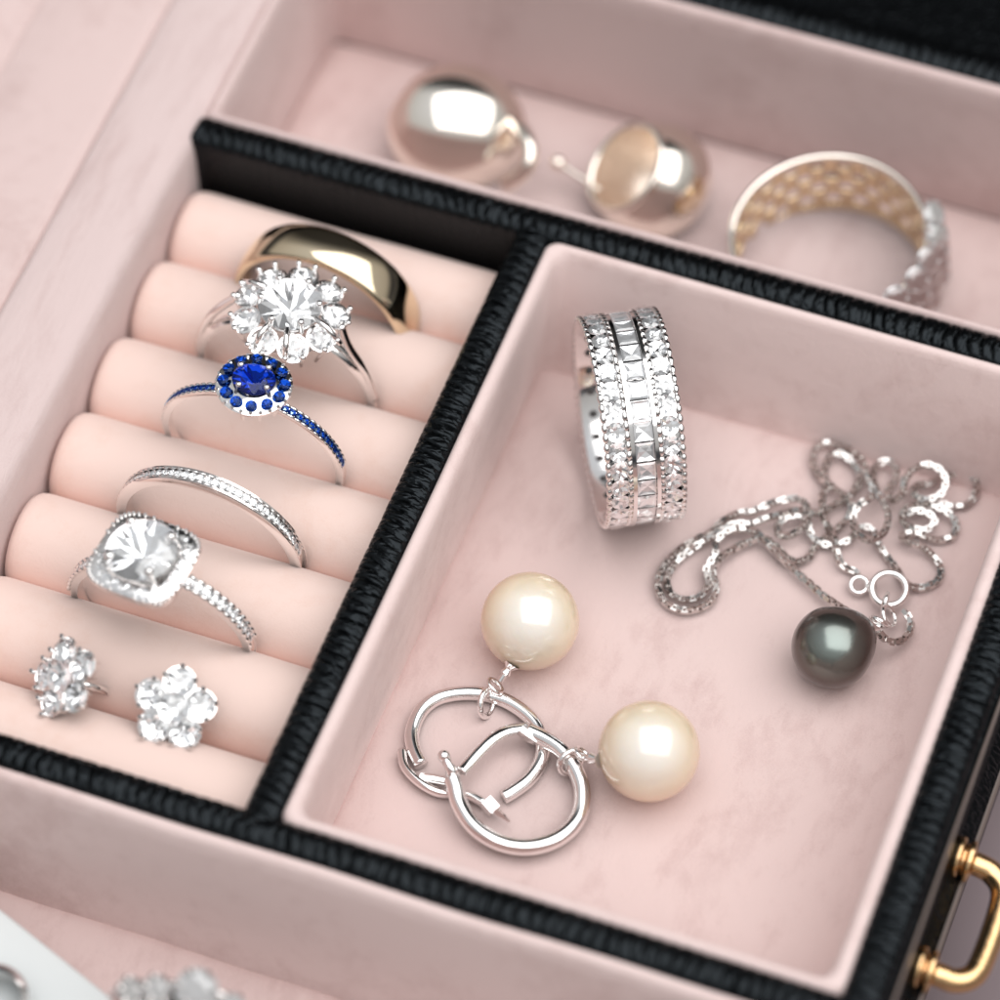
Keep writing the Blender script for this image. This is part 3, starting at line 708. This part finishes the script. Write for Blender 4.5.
p = local(t, [at(521, 729, zz+.03)])[0]; q = local(t, [at(538, 741, zz-0.02)])[0]
MB().tube([p, p.lerp(q, .5), q], [0.07, 0.075, 0.06], 8).build('hinge', M['silver'], t, sharp=30)
jump(t, 571, 762, zz+.0, 0.125, (0.75, -0.6, 0.35), 0.030)
jump(t, 582, 754, z+.2, 0.075, (0.5, 0.5, 0.7), 0.022)
a_ = local(t, [at(584, 757, z+.22)])[0]; b_ = local(t, [at(602, 760, FL+0.48)])[0]
MB().tube([a_, a_.lerp(b_, .35), a_.lerp(b_, .45), a_.lerp(b_, .7), b_], [0.03, 0.03, 0.055, 0.035, 0.085], 14).build('pearl_cap', M['silver'], t, sharp=40)

# ================================================================== PENDANT NECKLACE
path = [(858, 577, 4), (856, 572, 4), (847, 569, 4), (839, 560, 8), (834, 538, 12), (827, 525, 10), (823, 511, 14), (822, 497, 10), (827, 484, 6), (818, 475, 4), (813, 462, 4), (816, 448, 4), (827, 443, 6),
 (841, 446, 6), (854, 453, 10), (863, 462, 14), (867, 475, 18), (872, 488, 18), (880, 497, 18), (887, 510, 22), (888, 522, 24), (882, 534, 24), (870, 540, 22), (858, 534, 20), (853, 520, 20), (857, 507, 22),
 (867, 500, 20), (876, 492, 12), (873, 478, 8), (876, 466, 6), (886, 461, 6), (895, 467, 8), (896, 479, 8), (888, 490, 8), (892, 500, 12), (902, 494, 18), (905, 480, 24), (914, 469, 28), (927, 465, 30), (940, 470, 30), (946, 483, 26),
 (940, 495, 22), (926, 500, 20), (914, 494, 14), (916, 486, 8), (928, 484, 8), (938, 480, 6), (948, 475, 4), (962, 473, 4), (975, 480, 5), (976, 493, 5), (967, 504, 4), (953, 506, 4), (937, 504, 6), (918, 507, 10), (908, 514, 12),
 (914, 511, 14), (926, 512, 14), (935, 520, 12), (927, 529, 10), (912, 528, 10), (903, 520, 10), (906, 509, 14), (924, 504, 14), (944, 510, 10), (956, 522, 6), (953, 536, 4), (937, 540, 4), (924, 536, 6), (910, 533, 10), (901, 536, 12), (908, 541, 12),
 (919, 545, 10), (931, 554, 6), (940, 567, 4), (939, 579, 4), (926, 587, 4), (912, 587, 4), (903, 580, 4), (897, 570, 4), (886, 556, 4), (879, 545, 6), (872, 530, 6), (860, 528, 6), (853, 537, 6), (843, 543, 6), (828, 545, 5),
 (813, 538, 5), (806, 520, 8), (795, 516, 12), (783, 519, 12), (777, 529, 12), (784, 536, 12), (797, 532, 14), (807, 520, 18), (806, 505, 18), (797, 499, 12), (784, 500, 10), (765, 506, 8), (752, 512, 8), (740, 513, 8), (722, 522, 8), (712, 532, 6),
 (694, 541, 4), (676, 553, 4), (663, 568, 4), (658, 584, 4), (663, 600, 4), (679, 610, 4), (697, 609, 4), (712, 600, 6), (717, 586, 8), (713, 572, 10), (719, 559, 12), (732, 550, 10), (748, 542, 8), (762, 538, 10),
 (775, 546, 8), (785, 556, 6), (796, 562, 4), (809, 557, 4), (818, 544, 4), (836, 530, 4), (850, 514, 5), (849, 499, 6), (836, 490, 6), (825, 478, 8), (826, 464, 8), (835, 453, 10), (848, 458, 6), (860, 474, 5), (852, 494, 5), (836, 504, 8), (820, 513, 12), (804, 510, 16), (784, 514, 14), (765, 519, 12), (752, 524, 10), (735, 524, 12), (722, 531, 10), (706, 540, 8), (688, 552, 5),
 (674, 565, 4), (667, 580, 4), (671, 594, 4), (685, 600, 5), (701, 596, 6), (709, 582, 8), (706, 570, 10), (714, 556, 14), (717, 541, 14), (726, 532, 14), (744, 530, 12), (757, 533, 12), (769, 545, 12), (784, 560, 10), (798, 573, 8), (816, 589, 8), (834, 603, 10), (852, 614, 20), (868, 622, 30), (876, 626, 32)]
ch = catmull([at(x, y, FL+0.04+h/100*0.9) for x, y, h in path], 10)
end = catmull([at(x, y, FL+0.05+h/100) for x, y, h in [(878, 630, 30), (884, 638, 22), (896, 642, 14), (907, 636, 8), (911, 625, 8), (906, 613, 10), (898, 606, 12)]], 10)
c = at(833, 647, FL+0.40)
t = thing('necklace', 'fine silver box chain necklace in a heap of loops with a dark grey pearl pendant', 'necklace', (c.x, c.y, FL))
org = Vector((c.x, c.y, FL))
def resample(P, step):
    out = [P[0]]; acc = 0.0
    for a, b in zip(P, P[1:]):
        d = (b-a).length; s = step-acc
        while s <= d: out.append(a.lerp(b, s/d)); s += step
        acc = (acc+d) % step if d+acc >= step else acc+d
    return out
def chain(P, name):
    Q = resample(P, 0.051); mb = MB(); up = Vector((0, 0, 1)); tw = 0.0
    for i in range(1, len(Q)-1):
        tg = (Q[i+1]-Q[i-1]).normalized(); up = (up-tg*up.dot(tg)).normalized()
        tw = 1.1*noise.noise((i*0.035, 1.3, 4.2))+random.uniform(-.28, .28)
        R0 = Matrix((tg, up.cross(tg), up)).transposed() @ Matrix.Rotation(tw+(PI/2 if i % 2 else 0), 3, 'X')
        h, g, w, th = 0.0315, 0.034, 0.017, 0.026
        v = []
        for a, b_ in ((-1, -1), (1, -1), (1, 1), (-1, 1)):
            for e1, e2 in ((h, -th/2*1.6), (h, th/2*1.6), (h-w, th/2*1.6), (h-w, -th/2*1.6)):
                v.append(Q[i]-org+R0 @ Vector((a*e1, b_*(e1*g/h), e2)))
        f = []
        for k in range(4):
            for j in range(4): f.append((4*k+j, 4*k+(j+1) % 4, 4*((k+1) % 4)+(j+1) % 4, 4*((k+1) % 4)+j))
        mb.add(v, f)
    return mb.build(name, M['chain'], t, smooth=False)
chain(ch, 'chain'); chain(end, 'chain')
# clasp
def ringat(px, py, z, r, w, nrm, name, parent):
    c_ = at(px, py, z)-org; R = frame(nrm)
    return MB().tube([c_+R @ Vector((r*math.cos(a), r*math.sin(a), 0)) for a in [2*PI*i/40 for i in range(40)]], w, 12, True).build(name, M['silver'], parent)
cl = ringat(889, 589, FL+0.16, 0.168, 0.036, (0.05, -0.25, 0.95), 'clasp', t)
ringat(859, 585, FL+0.10, 0.082, 0.026, (0.0, -0.3, 0.95), 'clasp_ring', cl)
a_ = at(868, 586, FL+0.13)-org; b_ = at(875, 588, FL+0.15)-org
MB().tube([a_, b_], 0.035, 10).build('clasp_neck', M['silver'], cl)
a_ = at(888, 592, FL+0.22)-org; b_ = at(884, 606, FL+0.18)-org
MB().tube([a_, a_.lerp(b_, .5), b_], [0.014, 0.03, 0.036], 10).build('clasp_lever', M['silver'], cl)
ringat(889, 616, FL+0.2, 0.10, 0.024, (0.7, 0.2, 0.6), 'jump_ring', t)
# pendant: slightly pear shaped
mb = MB(); c_ = at(833, 647, FL+0.40)-org; dr = (at(874, 624, FL+0.42)-org-c_).normalized()
prof = [(0.40*math.sin(PI*i/40)*(1-0.10*max(0, -math.cos(PI*i/40))**1.5) if 0 < i < 40 else 0.004, -0.40*math.cos(PI*i/40)*(1.0 if i < 20 else 1.0+0.13*abs(math.cos(PI*i/40))**2)) for i in range(41)]
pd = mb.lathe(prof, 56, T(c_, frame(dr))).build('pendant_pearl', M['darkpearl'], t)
e_ = c_+dr*0.43; b_ = at(880, 627, FL+0.42)-org
MB().tube([c_+dr*0.39, e_, e_.lerp(b_, .4), b_], [0.09, 0.085, 0.05, 0.035], 14).build('pendant_cap', M['silver'], pd, sharp=40)
ringat(879, 622, FL+0.38, 0.085, 0.022, (0.2, 0.9, 0.3), 'bail', pd)

# ================================================================== BACK COMPARTMENT
def bombe(t, m, R0=0.40, W=0.95, bulge=0.42, arc=300, n=90):
    "hollow puffed hoop, wide at the front and narrow at the back"
    ring = []; a0 = -arc/2
    for i in range(n+1):
        a = math.radians(a0+arc*i/n); k = max(0.12, math.cos(a/2)**1.2)
        w = W*k/2; bl = bulge*k; cs = []
        for j in range(17):
            q = PI*j/16; cs.append((R0+0.05+bl*math.sin(q), w*math.cos(q)))
        for j in range(8):
            q = PI*(7-j)/7; cs.append((R0+0.02+(bl*0.75)*math.sin(q), w*0.93*math.cos(q)))
        ring.append([Vector((r*math.sin(a), y, r*math.cos(a))) for r, y in cs])
    return MB().rings(ring).build('hoop', m, t, sharp=60)
G2 = 'puffed gold hoop earrings behind the leather partition'
c = at(458, 132, -1.25)
t = thing('hoop_earring', 'blurred pale gold puffed hoop earring at far left showing its rounded outer face', 'earring', c, group=G2)
t.rotation_euler = (frame((0.35, -0.65, 0.55), (0.15, 0.2, 1)) @ Matrix.Identity(3)).to_euler()
o = bombe(t, M['softgold'], 0.25, 1.5, 0.54, 250)
o.matrix_local = T((0, 0, -0.30), Matrix.Rotation(math.radians(90), 3, 'X') @ Matrix.Identity(3)) @ Matrix.Identity(4) if False else Matrix.Translation((0, 0, -0.35))
t2 = MB().sphere((0.10, 0.62, 0.05), 0.10, 12).tube([(0.10, 0.62, 0.05), (0.1, 0.3, -0.1)], 0.03, 8); t2.build('post', M['softgold'], t)
Ri = t.rotation_euler.to_matrix().transposed()
MB().tube(catmull([Ri @ (at(x, y, z_)-c) for x, y, z_ in ((500, 112, -1.2), (520, 128, -0.95), (530, 150, -0.95), (524, 172, -1.1), (505, 186, -1.3))], 6), 0.085, 10).build('clip', M['softgold'], t)
c = at(626, 168, -1.0)
t = thing('hoop_earring', 'blurred pale gold puffed hoop earring right of its twin, open hollow end facing left', 'earring', c, group=G2)
t.rotation_euler = frame(X*0.66+DN*0.30+FW*0.68, (0, 0, 1)).to_euler()
prof = [(0.50, 0.0), (0.56, 0.10), (0.63, 0.26), (0.66, 0.42), (0.63, 0.60), (0.54, 0.76), (0.40, 0.87), (0.2, 0.93), (0.02, 0.94)]
rev = lambda P, n_=72: [[Vector((r*math.cos(2*PI*i/n_), r*math.sin(2*PI*i/n_)*0.95, z_)) for i in range(n_)] for r, z_ in P]
hp = MB().rings(rev(prof), caps=False).build('hoop', M['softgold'], t)
MB().rings(rev([(0.47, 0.005), (0.46, 0.15), (0.44, 0.40), (0.36, 0.60), (0.2, 0.68), (0.02, 0.70)]), caps=False).build('inner_surface', M['inner'], hp)
MB().tube([(0.485*math.cos(2*PI*i/72), 0.485*math.sin(2*PI*i/72)*0.95, 0) for i in range(72)], 0.042, 10, True).build('rim', M['softgold'], hp)
a_ = at(558, 163, -1.3)-c; Rinv = t.rotation_euler.to_matrix().transposed(); a_ = Rinv @ a_
b_ = Rinv @ (at(600, 190, -1.35)-c)
MB().sphere(a_, 0.085, 12).tube(catmull([a_, a_.lerp(b_, .5), b_], 6), 0.03, 8).build('post', M['softgold'], t)

# honeycomb ring lying on its side
c = at(838, 240, -1.05)
t = thing('ring', 'blurred gold ring with pierced honeycomb band and clear stones along its right side', 'ring', (c.x, c.y, -1.80))
t.rotation_euler = (math.radians(8), math.radians(-4), 0)
NT, NZ = 336, 48; v = []; f = []; R1 = 1.0; Hh = 0.95
for j in range(NZ+1):
    for i in range(NT):
        a = 2*PI*i/NT; zz_ = Hh*j/NZ; r = R1*(1-0.03*(2*j/NZ-1)**2)
        v.append((r*math.cos(a), r*0.98*math.sin(a), zz_))
for j in range(NZ):
    for i in range(NT):
        a = 2*PI*(i+.5)/NT*R1; zz_ = Hh*(j+.5)/NZ
        hole = False
        if 0.09 < zz_ < Hh-0.07:
            s_ = 0.24; row = round((zz_-0.19)/0.20); off = 0.5*(row % 2)
            du = ((a/0.286-off) % 1.0-0.5)*0.286; dv = zz_-0.19-row*0.20
            hole = (du/0.100)**2+(dv/0.082)**2 < 1
        if not hole: a_ = j*NT+i; b_ = j*NT+(i+1) % NT; f.append((a_, b_, b_+NT, a_+NT))
hb = link('band', v, f, M['ringgold'], t)
sm = hb.modifiers.new('thickness', 'SOLIDIFY'); sm.thickness = 0.04; sm.offset = 1
for zz_ in (0.0, Hh):
    MB().tube([(1.0*math.cos(2*PI*i/90), 0.98*math.sin(2*PI*i/90), zz_) for i in range(90)], 0.04, 10, True).build('rim', M['softgold'], t)
st = MB()
for r_ in range(5):
    for q in range(4):
        a = math.radians(26-r_*15); zq = 1.0-q*0.25+0.05*(r_ % 2)
        d = Vector((math.cos(a), math.sin(a), 0)); p = d*(1.09+0.03*(r_ % 2))+Vector((0, 0, zq+0.05))
        nn = d*0.75+Vector((0.05, -0.35, 0.75))
        place(WHT, 'gemstone', t, p, nn, 0.14, spin=q)
        st.lathe([(0.03, -0.14), (0.09, -0.1), (0.12, -0.01), (0.13, 0.01), (0.1, 0.01)], 14, T(p, frame(nn)))
        for b_ in range(4):
            u = frame(nn) @ Vector((math.cos(b_*PI/2), math.sin(b_*PI/2), 0)); st.sphere(p+u*0.12, 0.03, 5)
st.build('setting', M['silver'], t, sharp=50)

# ================================================================== FRONT COMPARTMENT
# white strip across the lower left corner
t = MB()
A = at(-60, 860, -1.2); B = at(170, 1046, -1.2); D_ = at(-300, 960, -1.2)-at(-60, 870, -1.2)
dirv = (B-A).normalized(); side = Vector((-dirv.y, dirv.x, 0)); side = side if side.dot(D_) > 0 else -side
R = []
for i in range(31):
    s_ = -2+10*i/30; p = A+dirv*s_; zb = 0.05*math.sin(s_*0.8)
    R.append([p+side*u+Vector((0, 0, w_+zb)) for u, w_ in ((0, -0.05), (0.02, 0.0), (0.06, 0.03), (0.5, 0.06), (1.3, 0.06), (1.75, 0.03), (1.8, -0.05), (1.7, -0.12), (0.1, -0.12))])
o = t.rings(R).build('white_strap', M['white'])
o['label'] = 'smooth white strap crossing the lower left corner of the photograph'; o['category'] = 'strap'
# stone set ring at the bottom edge
c = at(186, 1092, -1.25)
t = thing('ring', 'blurred silver ring with clear stones cut off by the bottom edge of the photograph', 'ring', (c.x, c.y, -1.88), (math.radians(-8), 0, math.radians(8)))
ringband(0.9, lambda a: [(0.86, -.13), (0.86, .13), (0.93, .14), (0.97, .10), (0.97, -.10), (0.93, -.14)]).build('band', M['silver'], t, sharp=40).location = (0, 0, 0.93)
st = MB()
for x_, z_, r_ in ((0.12, 2.06, 0.17), (-0.24, 1.96, 0.115), (-0.48, 1.86, 0.115), (0.44, 1.92, 0.10), (0.64, 1.80, 0.09), (-0.36, 1.78, 0.09)):
    nn = Vector((x_*0.6, -0.8, 0.8)); place(DIA, 'gemstone', t, (x_, 0, z_), nn, r_)
    st.lathe([(0.2*r_, -1.2*r_), (0.8*r_, -0.5*r_), (1.1*r_, -0.02), (1.15*r_, 0.02), (0.95*r_, 0.02)], 18, T((x_, 0, z_), frame(nn)))
    R_ = frame(nn)
    for b_ in range(6): st.sphere(Vector((x_, 0, z_))+R_ @ Vector((r_*math.cos(b_*PI/3), r_*math.sin(b_*PI/3), 0.03)), 0.032, 5)
for y_ in (-0.13, 0.13):
    st.tube(catmull([(-0.72, y_, 1.55), (-0.5, y_, 1.78), (-0.1, y_, 1.90), (0.3, y_, 1.88), (0.7, y_, 1.62)], 6), 0.035, 8)
st.build('setting', M['silver'], t, sharp=45)
# ring at the left edge on the white strap
c = at(-6, 997, -0.9)
t = thing('ring', 'blurred silver ring edge resting on the white strap in the bottom left corner', 'ring', (c.x, c.y, -1.15), (math.radians(10), 0, math.radians(-6)))
MB().rings([[Vector((r*math.cos(a), r*math.sin(a), z_)) for r, z_ in [(0.28, 0.0), (0.28, 0.3), (0.31, 0.33), (0.345, 0.3), (0.345, 0.0)]] for a in [2*PI*i/60 for i in range(60)]], closed=True).build('band', M['silver'], t, sharp=40)
